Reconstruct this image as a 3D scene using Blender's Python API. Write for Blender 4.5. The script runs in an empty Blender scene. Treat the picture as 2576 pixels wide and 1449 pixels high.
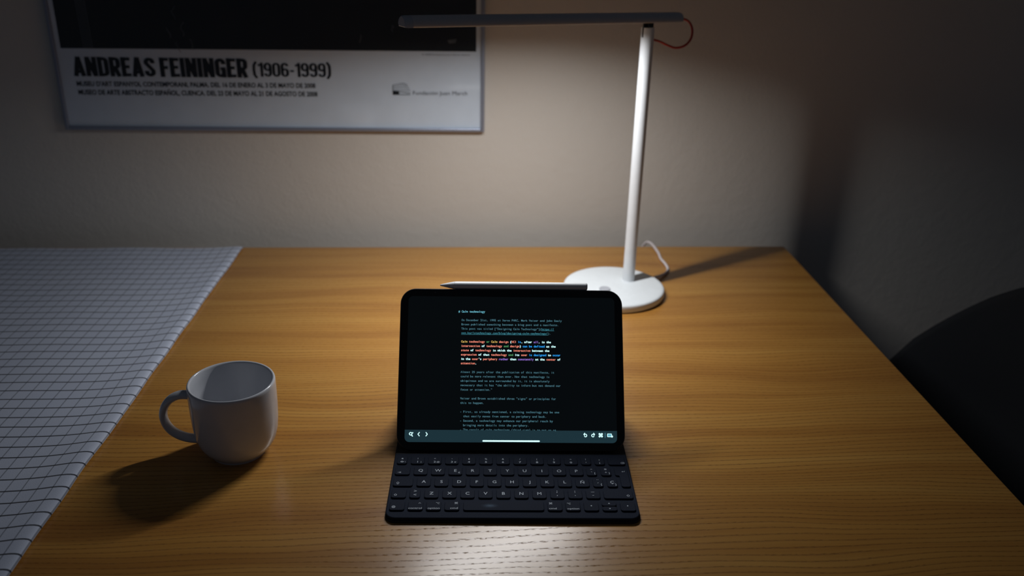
import bpy, bmesh, math, random
from mathutils import Vector, Matrix
random.seed(7)
PI = math.pi
SC = bpy.context.scene
COL = SC.collection

# ------------------------------------------------------------------ camera, world, exposure
TABLE_BACK, WALL_Y, FLOOR_Z = 1.449, 1.502, -0.74
cam_d = bpy.data.cameras.new('camera')
cam = bpy.data.objects.new('camera', cam_d); COL.objects.link(cam)
pitch, yaw, roll = math.radians(23.626), math.radians(3.868), math.radians(1.282)
fwd = Vector((math.sin(yaw)*math.cos(pitch), math.cos(yaw)*math.cos(pitch), -math.sin(pitch)))
rgt = Vector((math.cos(yaw), -math.sin(yaw), 0)); up = rgt.cross(fwd)
r2 = rgt*math.cos(roll) + up*math.sin(roll); u2 = -rgt*math.sin(roll) + up*math.cos(roll)
M = Matrix((r2, u2, -fwd)).transposed().to_4x4(); M.translation = (0, 0, 0.5578)
cam.matrix_world = M
cam_d.sensor_width = 36.0; cam_d.lens = 2274.76*36/2576
cam_d.clip_start = 0.02; cam_d.clip_end = 50
cam_d.dof.use_dof = True; cam_d.dof.focus_distance = 0.93; cam_d.dof.aperture_fstop = 4.2
SC.camera = cam

world = bpy.data.worlds.new('dim_room'); SC.world = world; world.use_nodes = True
bg = world.node_tree.nodes['Background']
bg.inputs[0].default_value = (0.78, 0.93, 1.22, 1); bg.inputs[1].default_value = 0.024
SC.view_settings.view_transform = 'Standard'; SC.view_settings.look = 'None'
SC.view_settings.gamma = 1.0; SC.view_settings.exposure = 0.0
SC.view_settings.use_curve_mapping = False

LAMP_POWER, LAMP_SPREAD, LAMP_COLOR = 1.88, math.radians(159), (0.97, 0.985, 1.0)

# ------------------------------------------------------------------ helpers
def lin(c):
    return tuple(((v/255)/12.92 if v/255 <= .04045 else ((v/255+.055)/1.055)**2.4) for v in c) + (1,)

class NT:
    def __init__(s, name):
        s.m = bpy.data.materials.new(name); s.m.use_nodes = True
        s.t = s.m.node_tree; s.b = s.t.nodes['Principled BSDF']
    def n(s, typ, **kw):
        nd = s.t.nodes.new(typ)
        for k, v in kw.items(): setattr(nd, k, v)
        return nd
    def l(s, a, b): s.t.links.new(a, b)
    def mth(s, op, a, b=None, c=None):
        nd = s.n('ShaderNodeMath', operation=op)
        for i, v in enumerate((a, b, c)):
            if v is None: continue
            if isinstance(v, (int, float)): nd.inputs[i].default_value = v
            else: s.l(v, nd.inputs[i])
        return nd.outputs[0]
    def noise(s, vec, scale, detail=3, rough=.5, dist=0):
        nd = s.n('ShaderNodeTexNoise'); nd.inputs['Scale'].default_value = scale
        nd.inputs['Detail'].default_value = detail; nd.inputs['Roughness'].default_value = rough
        nd.inputs['Distortion'].default_value = dist
        if vec is not None: s.l(vec, nd.inputs['Vector'])
        return nd.outputs[0]
    def ramp(s, fac, stops, interp='LINEAR'):
        nd = s.n('ShaderNodeValToRGB'); nd.color_ramp.interpolation = interp
        e = nd.color_ramp.elements
        while len(e) < len(stops): e.new(.5)
        for i, (p, c) in enumerate(stops): e[i].position = p; e[i].color = c
        s.l(fac, nd.inputs[0]); return nd.outputs[0]
    def mix(s, fac, a, b, blend='MIX'):
        nd = s.n('ShaderNodeMix', data_type='RGBA', blend_type=blend)
        for sock, v in ((nd.inputs[0], fac), (nd.inputs[6], a), (nd.inputs[7], b)):
            if isinstance(v, (int, float)): sock.default_value = v
            elif isinstance(v, tuple): sock.default_value = v
            else: s.l(v, sock)
        return nd.outputs[2]
    def scale(s, vec, sc):
        nd = s.n('ShaderNodeVectorMath', operation='MULTIPLY'); s.l(vec, nd.inputs[0]); nd.inputs[1].default_value = sc
        return nd.outputs[0]
    def bump(s, h, strength, dist):
        nd = s.n('ShaderNodeBump'); nd.inputs['Strength'].default_value = strength; nd.inputs['Distance'].default_value = dist
        s.l(h, nd.inputs['Height']); s.l(nd.outputs[0], s.b.inputs['Normal'])
    def coord(s, which='Object'): return s.n('ShaderNodeTexCoord').outputs[which]
    def put(s, base=None, rough=None, metal=None, spec=None):
        if base is not None:
            if isinstance(base, tuple): s.b.inputs['Base Color'].default_value = base
            else: s.l(base, s.b.inputs['Base Color'])
        if rough is not None:
            if isinstance(rough, (int, float)): s.b.inputs['Roughness'].default_value = rough
            else: s.l(rough, s.b.inputs['Roughness'])
        if metal is not None: s.b.inputs['Metallic'].default_value = metal
        if spec is not None: s.b.inputs['Specular IOR Level'].default_value = spec
        return s

def grainy(name, rgb, rough, amount=.06, scale=300, bump=0, spec=.5, metal=0, bdist=.0005):
    """plain-coloured surface with a faint mottling and an optional fine relief"""
    t = NT(name); c = lin(rgb); n = t.noise(t.coord(), scale, 4)
    lo = tuple(v*(1-amount) for v in c[:3])+(1,); hi = tuple(min(1, v*(1+amount)) for v in c[:3])+(1,)
    t.put(t.ramp(n, [(.3, lo), (.7, hi)]), rough, metal, spec)
    if bump: t.bump(n, bump, bdist)
    return t.m

def glow(name, rgb, strength=1.0):
    t = NT(name); t.put((0, 0, 0, 1), .4, spec=.1)
    t.b.inputs['Emission Color'].default_value = lin(rgb); t.b.inputs['Emission Strength'].default_value = strength
    return t.m

def link(o, parent=None):
    COL.objects.link(o)
    if parent is not None: o.parent = parent
    return o
def obj(name, data, mats=None, parent=None, smooth=None):
    if isinstance(data, bmesh.types.BMesh):
        me = bpy.data.meshes.new(name); bmesh.ops.recalc_face_normals(data, faces=data.faces)
        data.to_mesh(me); data.free()
    else: me = data
    if mats is not None and not me.materials:
        for m in (mats if isinstance(mats, (list, tuple)) else [mats]): me.materials.append(m)
    if smooth is not None:
        me.polygons.foreach_set('use_smooth', [True]*len(me.polygons))
        me.set_sharp_from_angle(angle=math.radians(smooth))
    return link(bpy.data.objects.new(name, me), parent)
def tag(o, label, cat, group=None):
    o['label'] = label; o['category'] = cat
    if group: o['group'] = group
    return o
def thing(name, label, cat, loc=(0, 0, 0), rz=0, group=None):
    o = bpy.data.objects.new(name, None); o.empty_display_size = .02
    o.location = loc; o.rotation_euler = (0, 0, rz)
    return tag(link(o), label, cat, group)
def struct(o): o['kind'] = 'structure'; return o

def box(bm, x0, x1, y0, y1, z0, z1, bev=0, seg=2):
    r = bmesh.ops.create_cube(bm, size=1)
    for v in r['verts']:
        v.co = Vector(((x0+x1)/2+v.co.x*(x1-x0), (y0+y1)/2+v.co.y*(y1-y0), (z0+z1)/2+v.co.z*(z1-z0)))
    if bev:
        es = {e for v in r['verts'] for e in v.link_edges}
        bmesh.ops.bevel(bm, geom=list(es), offset=bev, segments=seg, profile=.5, affect='EDGES')
    return bm
def rrect(x0, x1, y0, y1, r, seg=4):
    """rounded outline, counter-clockwise; r may be one radius or (bl, br, tr, tl)"""
    if isinstance(r, (int, float)): r = (r,)*4
    out = []
    for (cx, cy, a0, rr) in ((x0+r[0], y0+r[0], 180, r[0]), (x1-r[1], y0+r[1], 270, r[1]), (x1-r[2], y1-r[2], 0, r[2]), (x0+r[3], y1-r[3], 90, r[3])):
        if rr <= 1e-6: out.append((cx, cy)); continue
        for k in range(seg+1):
            a = math.radians(a0+90*k/seg); out.append((cx+rr*math.cos(a), cy+rr*math.sin(a)))
    return out
def inset(out, d):
    n = len(out); res = []
    for i in range(n):
        p, a, b = Vector(out[i]), Vector(out[i-1]), Vector(out[(i+1) % n])
        t = (b-a).normalized(); res.append((p.x-t.y*d, p.y+t.x*d))
    return res
def stack(bm, rings):
    """loft list of (outline, z) rings, capped at both ends"""
    vs = [[bm.verts.new((x, y, z)) for x, y in o] for o, z in rings]
    n = len(vs[0])
    for a, b in zip(vs, vs[1:]):
        for i in range(n): bm.faces.new((a[i], a[(i+1) % n], b[(i+1) % n], b[i]))
    bm.faces.new(vs[0][::-1]); bm.faces.new(vs[-1]); return bm
def slab(out, z0, z1, bev=0, bm=None):
    bm = bm or bmesh.new()
    if bev: return stack(bm, [(out, z0), (out, z1-bev), (inset(out, bev*.3), z1-bev*.3), (inset(out, bev), z1)])
    return stack(bm, [(out, z0), (out, z1)])
def lathe(bm, prof, seg=48, cx=0, cy=0):
    rings = []
    for r, z in prof:
        if r < 1e-6: rings.append([bm.verts.new((cx, cy, z))])
        else: rings.append([bm.verts.new((cx+r*math.cos(2*PI*k/seg), cy+r*math.sin(2*PI*k/seg), z)) for k in range(seg)])
    for a, b in zip(rings, rings[1:]):
        for k in range(seg):
            q = [a[k % len(a)], a[(k+1) % len(a)], b[(k+1) % len(b)], b[k % len(b)]]
            u = list(dict.fromkeys(q))
            if len(u) > 2: bm.faces.new(u)
    return bm
def smooth_path(pts, n=8):
    P = [Vector(p) for p in pts]; P = [2*P[0]-P[1]]+P+[2*P[-1]-P[-2]]; out = []
    for i in range(1, len(P)-2):
        a, b, c, d = P[i-1:i+3]
        for k in range(n):
            t = k/n
            out.append(.5*((2*b)+(c-a)*t+(2*a-5*b+4*c-d)*t*t+(3*b-a-3*c+d)*t**3))
    out.append(P[-2]); return out
def tube(bm, path, rad, seg=12, cap=True, flat=None, side=None):
    """sweep a round (or, with flat=(w,h), an elliptical) section along a path"""
    path = [Vector(p) for p in path]; rings = []
    nrm = Vector(side) if side else None
    for i, p in enumerate(path):
        t = (path[min(i+1, len(path)-1)]-path[max(i-1, 0)]).normalized()
        if nrm is None: nrm = t.orthogonal()
        nrm = (nrm-t*nrm.dot(t)).normalized(); bi = t.cross(nrm)
        w, h = flat if flat else (rad, rad)
        if callable(rad): w = h = rad(i/(len(path)-1))
        rings.append([bm.verts.new(p+nrm*w*math.cos(2*PI*k/seg)+bi*h*math.sin(2*PI*k/seg)) for k in range(seg)])
    for a, b in zip(rings, rings[1:]):
        for k in range(seg): bm.faces.new((a[k], a[(k+1) % seg], b[(k+1) % seg], b[k]))
    if cap: bm.faces.new(rings[0][::-1]); bm.faces.new(rings[-1])
    return bm

_dg = None
def text_mesh(s, bold=0.0):
    cu = bpy.data.curves.new('t', 'FONT'); cu.body = s; cu.size = 1; cu.offset = bold; cu.resolution_u = 3
    o = bpy.data.objects.new('t', cu); COL.objects.link(o)
    dg = bpy.context.evaluated_depsgraph_get(); dg.update()
    me = bpy.data.meshes.new_from_object(o.evaluated_get(dg))
    V = [tuple(v.co[:2]) for v in me.vertices]; F = [tuple(p.vertices) for p in me.polygons]
    bpy.data.objects.remove(o); bpy.data.curves.remove(cu); bpy.data.meshes.remove(me)
    return V, F
_tc = {}
def glyphs(s, bold=0.0):
    k = (s, bold)
    if k not in _tc: _tc[k] = text_mesh(s, bold)
    return _tc[k]
class Flat:
    """collects flat print (lettering, icons) in a 2-D frame; build() maps it with f(x, y) -> 3-D"""
    def __init__(s): s.V, s.F, s.M, s.Z, s.k, s.up = [], [], [], [], 0, 1
    def add(s, V, F, mi=0):
        b = len(s.V); s.V += V; s.F += [tuple(i+b for i in f) for f in F]; s.M += [mi]*len(F); s.Z += [s.k]*len(V); s.k += 1
    def fit(s, txt, x0, x1, y0, y1, bold=0.0, mi=0, ref=None):
        """text stretched so that its ink fills x0..x1; cap height fills y0..y1"""
        V, F = glyphs(txt, bold)
        if not V: return
        R = glyphs(ref or 'H', bold)[0]
        rx0, rx1 = min(v[0] for v in V), max(v[0] for v in V); ry0, ry1 = min(v[1] for v in R), max(v[1] for v in R)
        s.add([(x0+(x-rx0)/(rx1-rx0)*(x1-x0), y0+(y-ry0)/(ry1-ry0)*(y1-y0)) for x, y in V], F, mi)
    def put(s, txt, cx, cy, h, bold=0.0, mi=0, wide=1.0, cap='H', own=False):
        """text centred on (cx, cy); cap height h (or, with own, the ink itself is h high)"""
        V, F = glyphs(txt, bold)
        if not V: return
        R = V if own else glyphs(cap, bold)[0]
        ry0, ry1 = min(v[1] for v in R), max(v[1] for v in R); k = h/(ry1-ry0)
        rx0, rx1 = min(v[0] for v in V), max(v[0] for v in V)
        s.add([(cx+(x-(rx0+rx1)/2)*k*wide, cy+(y-(ry0+ry1)/2)*k) for x, y in V], F, mi)
    def poly(s, pts, mi=0): s.add(list(pts), [tuple(range(len(pts)))], mi)
    def disc(s, x, y, r, mi=0, n=12): s.poly([(x+r*math.cos(2*PI*k/n), y+r*math.sin(2*PI*k/n)) for k in range(n)], mi)
    def stroke(s, pts, w, mi=0):
        for (ax, ay), (bx, by) in zip(pts, pts[1:]):
            d = math.hypot(bx-ax, by-ay)
            if d < 1e-9: continue
            nx, ny = -(by-ay)/d*w/2, (bx-ax)/d*w/2
            s.poly([(ax+nx, ay+ny), (ax-nx, ay-ny), (bx-nx, by-ny), (bx+nx, by+ny)], mi)
        for p in pts: s.disc(p[0], p[1], w/2, mi, 8)
    def build(s, name, f, mats, parent):
        me = bpy.data.meshes.new(name); P0 = Vector(f(0, 0)); nz = (Vector(f(1, 0))-P0).cross(Vector(f(0, 1))-P0).normalized()*s.up
        me.from_pydata([tuple(Vector(f(x, y))+nz*(1.5e-6*i)) for (x, y), i in zip(s.V, s.Z)], [], s.F)
        for m in (mats if isinstance(mats, (list, tuple)) else [mats]): me.materials.append(m)
        me.polygons.foreach_set('material_index', s.M); me.update()
        return link(bpy.data.objects.new(name, me), parent)

# ------------------------------------------------------------------ materials
def wall_material():
    t = NT('plaster_wall'); co = t.coord()
    fine = t.noise(co, 190, 3, .55); mid = t.noise(co, 55, 4, .6); big = t.noise(co, 2.2, 2)
    c = t.ramp(big, [(.3, lin((204, 197, 188))), (.7, lin((210, 203, 194)))])
    t.put(c, .85, spec=.2)
    t.bump(t.mth('ADD', t.mth('MULTIPLY', fine, .5), mid), .4, .0022)
    return t.m
def oak_material():
    t = NT('oiled_oak'); co = t.coord()
    sep = t.n('ShaderNodeSeparateXYZ'); t.l(co, sep.inputs[0]); X, Y = sep.outputs[0], sep.outputs[1]
    def vec(x, y):
        c = t.n('ShaderNodeCombineXYZ')
        for i, v in enumerate((x, y)):
            if isinstance(v, (int, float)): c.inputs[i].default_value = v
            else: t.l(v, c.inputs[i])
        return c.outputs[0]
    # growth rings drift and swirl slowly along the board
    warp = t.mth('SUBTRACT', t.noise(t.scale(co, (1.9, 5.5, 1)), 1, 2, .5), .5)
    warp2 = t.mth('SUBTRACT', t.noise(t.scale(co, (7, 26, 1)), 1, 2, .5), .5)
    Yw = t.mth('ADD', t.mth('ADD', Y, t.mth('MULTIPLY', warp, .075)), t.mth('MULTIPLY', warp2, .006))
    streak = t.noise(vec(t.mth('MULTIPLY', X, 1.1), t.mth('MULTIPLY', Yw, 27)), 1, 5, .62)
    fine = t.noise(vec(t.mth('MULTIPLY', X, 9), t.mth('MULTIPLY', Yw, 420)), 1, 3, .6)
    pitchn = t.noise(vec(t.mth('MULTIPLY', X, .25), t.mth('MULTIPLY', Yw, 6)), 1, 1)
    ring = t.mth('SINE', t.mth('ADD', t.mth('MULTIPLY', Yw, 2*PI/.0066), t.mth('MULTIPLY', pitchn, 40)))
    ringm = t.ramp(ring, [(.55, (0, 0, 0, 1)), (.98, (1, 1, 1, 1))])
    # open pores: short dashes that gather along each ring
    dash = t.noise(vec(t.mth('MULTIPLY', X, 190), t.mth('MULTIPLY', Yw, 1000)), 1, 2, .5)
    pores = t.ramp(dash, [(.50, (0, 0, 0, 1)), (.57, (1, 1, 1, 1))])
    pm = t.mth('MULTIPLY', pores, ringm)
    c = t.ramp(streak, [(.27, lin((158, 103, 42))), (.5, lin((192, 137, 62))), (.73, lin((210, 158, 78)))])
    c = t.mix(t.mth('MULTIPLY', fine, .35), c, lin((120, 74, 34)))
    c = t.mix(t.mth('MULTIPLY', ringm, t.mth('ADD', .06, t.mth('MULTIPLY', streak, .42))), c, lin((112, 66, 28)))
    c = t.mix(t.mth('MULTIPLY', pm, .34), c, lin((70, 42, 20)))
    rough = t.mth('ADD', .42, t.mth('MULTIPLY', pm, .4))
    t.put(c, rough, spec=.2)
    t.l(t.mth('MULTIPLY', t.mth('SUBTRACT', 1.0, t.mth('MULTIPLY', pm, .9)), .85), t.b.inputs['Coat Weight']); t.b.inputs['Coat Roughness'].default_value = .26
    h = t.mth('SUBTRACT', t.mth('MULTIPLY', fine, .25), pm)
    t.bump(h, .35, .0006)
    return t.m
def cloth_material():
    t = NT('checked_cotton'); uv = t.coord('UV')
    sep = t.n('ShaderNodeSeparateXYZ'); t.l(uv, sep.inputs[0]); U, V = sep.outputs[0], sep.outputs[1]
    wob = t.mth('MULTIPLY', t.mth('SUBTRACT', t.noise(uv, 25, 2), .5), .0008)
    def lines(c, period, width, off=0.0):
        q = t.mth('PINGPONG', t.mth('ADD', t.mth('ADD', c, off), wob), period/2)
        return t.mth('LESS_THAN', q, width/2)
    weave = t.noise(t.scale(uv, (900, 900, 1)), 1, 2)
    tone = t.noise(uv, 14, 3)
    base = t.mix(tone, lin((198, 206, 226)), lin((212, 219, 236)))
    base = t.mix(t.mth('MULTIPLY', weave, .22), base, lin((150, 158, 178)))
    a = lines(V, .0200, .0021); b = lines(U, .0160, .0014)
    hem = t.mth('LESS_THAN', t.mth('ABSOLUTE', t.mth('SUBTRACT', U, .0165)), .0007)
    c = t.mix(t.mth('MULTIPLY', t.mth('MAXIMUM', b, hem), .55), base, lin((52, 58, 72)))
    c = t.mix(t.mth('MULTIPLY', a, .9), c, lin((26, 29, 36)))
    t.put(c, .9, spec=.15); t.b.inputs['Sheen Weight'].default_value = .15
    t.bump(weave, .3, .0006)
    return t.m
def floor_material():
    t = NT('dark_floorboards'); co = t.coord()
    n = t.noise(t.scale(co, (2, 24, 1)), 1, 5, .6)
    t.put(t.ramp(n, [(.3, lin((58, 46, 36))), (.7, lin((84, 66, 50)))]), .45); return t.m
def pane_material():
    t = NT('acrylic_pane'); nt = t.t; nt.nodes.remove(t.b)
    out = [n for n in nt.nodes if n.type == 'OUTPUT_MATERIAL'][0]
    tr = t.n('ShaderNodeBsdfTransparent'); tr.inputs[0].default_value = (.97, .98, .98, 1)
    gl = t.n('ShaderNodeBsdfGlossy'); gl.inputs['Roughness'].default_value = .06
    lw = t.n('ShaderNodeLayerWeight'); lw.inputs[0].default_value = .5
    fr = t.mth('ADD', .04, t.mth('MULTIPLY', t.mth('POWER', lw.outputs['Facing'], 5.0), .9))
    mx = t.n('ShaderNodeMixShader'); t.l(fr, mx.inputs[0]); t.l(tr.outputs[0], mx.inputs[1]); t.l(gl.outputs[0], mx.inputs[2])
    t.l(mx.outputs[0], out.inputs[0]); return t.m

def smudged_key_material():
    t = NT('slate_key_fabric_with_smudge'); co = t.coord()
    sep = t.n('ShaderNodeSeparateXYZ'); t.l(co, sep.inputs[0])
    u = t.mth('DIVIDE', t.mth('ADD', sep.outputs[0], .0135), .0105); w = t.mth('DIVIDE', sep.outputs[1], .0045)
    fall = t.mth('MAXIMUM', t.mth('SUBTRACT', 1.0, t.mth('SQRT', t.mth('ADD', t.mth('MULTIPLY', u, u), t.mth('MULTIPLY', w, w)))), 0.0)
    m = t.mth('MULTIPLY', t.mth('MULTIPLY', fall, fall), t.mth('MULTIPLY', t.noise(co, 700, 4, .7), 1.1))
    n = t.noise(co, 1500, 4)
    c = t.mix(m, t.ramp(n, [(.3, lin((33, 39, 52))), (.7, lin((37, 43, 58)))]), lin((112, 134, 156)))
    t.put(c, .72, spec=.08); t.bump(n, .35, .0003); return t.m
M_WALL, M_OAK, M_CLOTH, M_FLOOR, M_PANE = wall_material(), oak_material(), cloth_material(), floor_material(), pane_material()
M_KEYWORN = smudged_key_material()
M_WHITE = grainy('white_plastic', (226, 230, 232), .45, .02, 120)
M_STEM = grainy('white_metal', (224, 227, 230), .38, .02, 120)
M_ARM = grainy('arm_coating', (190, 186, 186), .5, .02, 120)
M_DARKPL = grainy('black_plastic', (24, 25, 28), .5, .1, 400)
M_RED = grainy('red_cable', (176, 40, 26), .45, .05, 300)
M_CORD = grainy('white_cord', (222, 214, 216), .5, .03, 300)
M_GREYBTN = grainy('grey_button', (176, 178, 184), .4, .03, 300)
M_CERAMIC = grainy('glazed_ceramic', (206, 208, 214), .16, .02, 60, spec=.6)
M_FABRIC = grainy('slate_keyboard_fabric', (39, 45, 59), .78, .16, 1500, .35, .08, 0, .0003)
M_KEY = grainy('slate_key_fabric', (35, 41, 55), .72, .16, 1500, .35, .08, 0, .0003)
M_POLY = grainy('black_polyurethane', (34, 35, 38), .7, .12, 900, .2, .25, 0, .0003)
M_LEGEND = grainy('legend_print', (196, 206, 218), .6, .03, 500)
M_ALU = grainy('dark_aluminium', (70, 72, 77), .35, .03, 800, metal=.9)
M_GLASS = grainy('black_glass', (6, 7, 8), .16, .02, 50, spec=.5)
M_PEN = grainy('matte_white_stylus', (232, 234, 236), .4, .02, 300)
M_PAPER = grainy('poster_paper', (226, 233, 246), .7, .02, 40, spec=.2)
M_BLACKINK = grainy('poster_black_print', (16, 17, 19), .6, .25, 25, spec=.25)
M_FAINT = grainy('poster_grey_print', (88, 91, 96), .6, .1, 60, spec=.25)
M_INK = grainy('poster_lettering', (24, 25, 30), .7, .05, 60, spec=.2)
M_INKG = grainy('poster_small_lettering', (58, 62, 74), .7, .05, 60, spec=.2)
M_FRAME = grainy('brushed_frame', (150, 156, 172), .38, .04, 300, metal=.55)
M_CHAIR = grainy('black_upholstery', (31, 33, 37), .8, .1, 600, .2, .25)
M_CHAIRLEG = grainy('black_steel', (20, 20, 22), .4, .05, 300, metal=.4)
M_DIFF = glow('lamp_diffuser', (255, 250, 242), 6.0)
M_SCREEN = glow('screen_background', (5, 8, 10)); 
M_SCREEN.node_tree.nodes['Principled BSDF'].inputs['Roughness'].default_value = .14
M_SCREEN.node_tree.nodes['Principled BSDF'].inputs['Specular IOR Level'].default_value = .4
M_BAR = glow('screen_toolbar', (29, 50, 58))
G = {k: glow('screen_ink_'+n, c, s) for k, n, c, s in (
    ('d', 'dim_teal', (78, 124, 138), 1.0), ('h', 'heading_teal', (98, 168, 186), 1.1), ('l', 'link_teal', (64, 136, 152), 1.1),
    ('w', 'pale_cyan', (206, 255, 255), 1.25), ('r', 'salmon', (236, 136, 116), 1.05), ('y', 'amber', (222, 184, 96), 1.0),
    ('g', 'green', (84, 156, 100), .95), ('b', 'blue', (40, 150, 232), 1.1), ('p', 'violet', (146, 112, 206), 1.05))}

# ------------------------------------------------------------------ room
def room():
    bm = box(bmesh.new(), -3.2, 3.4, WALL_Y, WALL_Y+.1, FLOOR_Z, 1.9)
    struct(obj('wall_back', bm, M_WALL))
    bm = box(bmesh.new(), -3.2, 3.4, -2.0, WALL_Y+.1, FLOOR_Z-.06, FLOOR_Z)
    struct(obj('floor', bm, M_FLOOR))
    bm = box(bmesh.new(), -3.2, 3.4, WALL_Y-.014, WALL_Y, FLOOR_Z, FLOOR_Z+.08, .003)
    struct(obj('baseboard_back', bm, M_WHITE))
room()

# ------------------------------------------------------------------ table
def table():
    t = thing('table', 'oak desk table with grained top under the tablet, mug and lamp', 'table', (0, 0, FLOOR_Z))
    x0, x1, y0, y1 = -1.15, .5734, .40, TABLE_BACK
    z = -FLOOR_Z
    bm = bmesh.new(); slab(rrect(x0, x1, y0, y1, .004, 3), z-.026, z, .0015, bm)
    obj('tabletop', bm, M_OAK, t)
    for sx, sy in ((x0+.05, y0+.05), (x1-.05, y0+.05), (x0+.05, y1-.05), (x1-.05, y1-.05)):
        lm = stack(bmesh.new(), [(rrect(sx-.02, sx+.02, sy-.02, sy+.02, .004, 2), 0), (rrect(sx-.028, sx+.028, sy-.028, sy+.028, .004, 2), z-.026)])
        obj('leg', lm, M_OAK, t)
    for a in ((x0+.06, x1-.06, y0+.045, y0+.063), (x0+.06, x1-.06, y1-.063, y1-.045), (x0+.045, x0+.063, y0+.06, y1-.06), (x1-.063, x1-.045, y0+.06, y1-.06)):
        obj('apron', box(bmesh.new(), *a, z-.095, z-.026, .002), M_OAK, t)
table()

# ------------------------------------------------------------------ cloth
def cloth():
    ang = -math.atan(.0437); ex, ey = -.3555, 1.4537
    prof = [(-.014, .0007), (-.006, .0008), (-.0018, .0016), (0, .0034), (-.0006, .0053), (-.0026, .0066), (-.006, .0072), (-.010, .0072),
            (-.016, .0067), (-.024, .0056), (-.034, .0043), (-.048, .0030), (-.066, .0021), (-.09, .0016)]
    x = -.12
    while x > -.78: prof.append((x, .0014)); x -= .03
    arc = [0]
    for a, b in zip(prof, prof[1:]): arc.append(arc[-1]+math.hypot(b[0]-a[0], b[1]-a[1]))
    me = bpy.data.meshes.new('table_runner'); V, F, UV = [], [], []
    ny = 90; c, s = math.cos(ang), math.sin(ang)
    rnd = random.Random(3)
    ph = [rnd.uniform(0, 6.28) for _ in range(8)]
    for i, (px, pz) in enumerate(prof):
        # rear end follows the table's rear edge and hangs over it; front end hangs over the front edge
        yend = (TABLE_BACK+.0035-ey-px*s)/c; yfront = (.40-.0035-ey-px*s)/c
        rows = [yfront+(yend-yfront)*j/ny for j in range(ny+1)]
        pts = [(yfront-.0012, -.09), (yfront-.0012, -.045), (yfront-.0008, -.004)]
        pts += [(y, None) for y in rows[1:-1]]
        pts += [(yend+.0010, -.003), (yend+.0014, -.02), (yend+.0014, -.05)]
        vv = -.1
        for j, (y, dz) in enumerate(pts):
            if dz is None:
                edge = math.exp(-((px+.008)/.03)**2)
                wav = .0004*math.sin(y*19+ph[0])*edge+.0005*math.sin(y*43+ph[1])*edge
                tap = min(1, max(0, (yend-y)/.09))*.65+.35
                far = max(0, min(1, (-px-.03)/.08))
                wav += far*(.0004*(1+math.sin(px*38+y*2+ph[2]))+.0003*(1+math.sin(y*17+px*11+ph[3])))
                z = .0014+(pz-.0014)*tap+wav if i > 1 else pz*tap
                dxe = .0004*math.sin(y*27+ph[4])+.0004*math.sin(y*61+ph[5]) if i < 12 else 0
            else: z = dz; dxe = 0
            if j: vv += math.hypot(y-pts[j-1][0], 0 if dz is None else (dz-(pts[j-1][1] if pts[j-1][1] is not None else 0)))
            V.append((px+dxe, y, z)); UV.append((arc[i], vv))
    n = len(pts)
    for i in range(len(prof)-1):
        for j in range(n-1): F.append((i*n+j, (i+1)*n+j, (i+1)*n+j+1, i*n+j+1))
    me.from_pydata(V, [], F); uvl = me.uv_layers.new(name='UVMap')
    for lp in me.loops: uvl.data[lp.index].uv = UV[lp.vertex_index]
    me.materials.append(M_CLOTH)
    me.polygons.foreach_set('use_smooth', [True]*len(F))
    o = link(bpy.data.objects.new('table_runner', me)); o.location = (ex, ey, 0); o.rotation_euler.z = ang
    tag(o, 'pale blue cotton cloth with thin dark check lines over the left of the table', 'cloth')
cloth()

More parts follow.
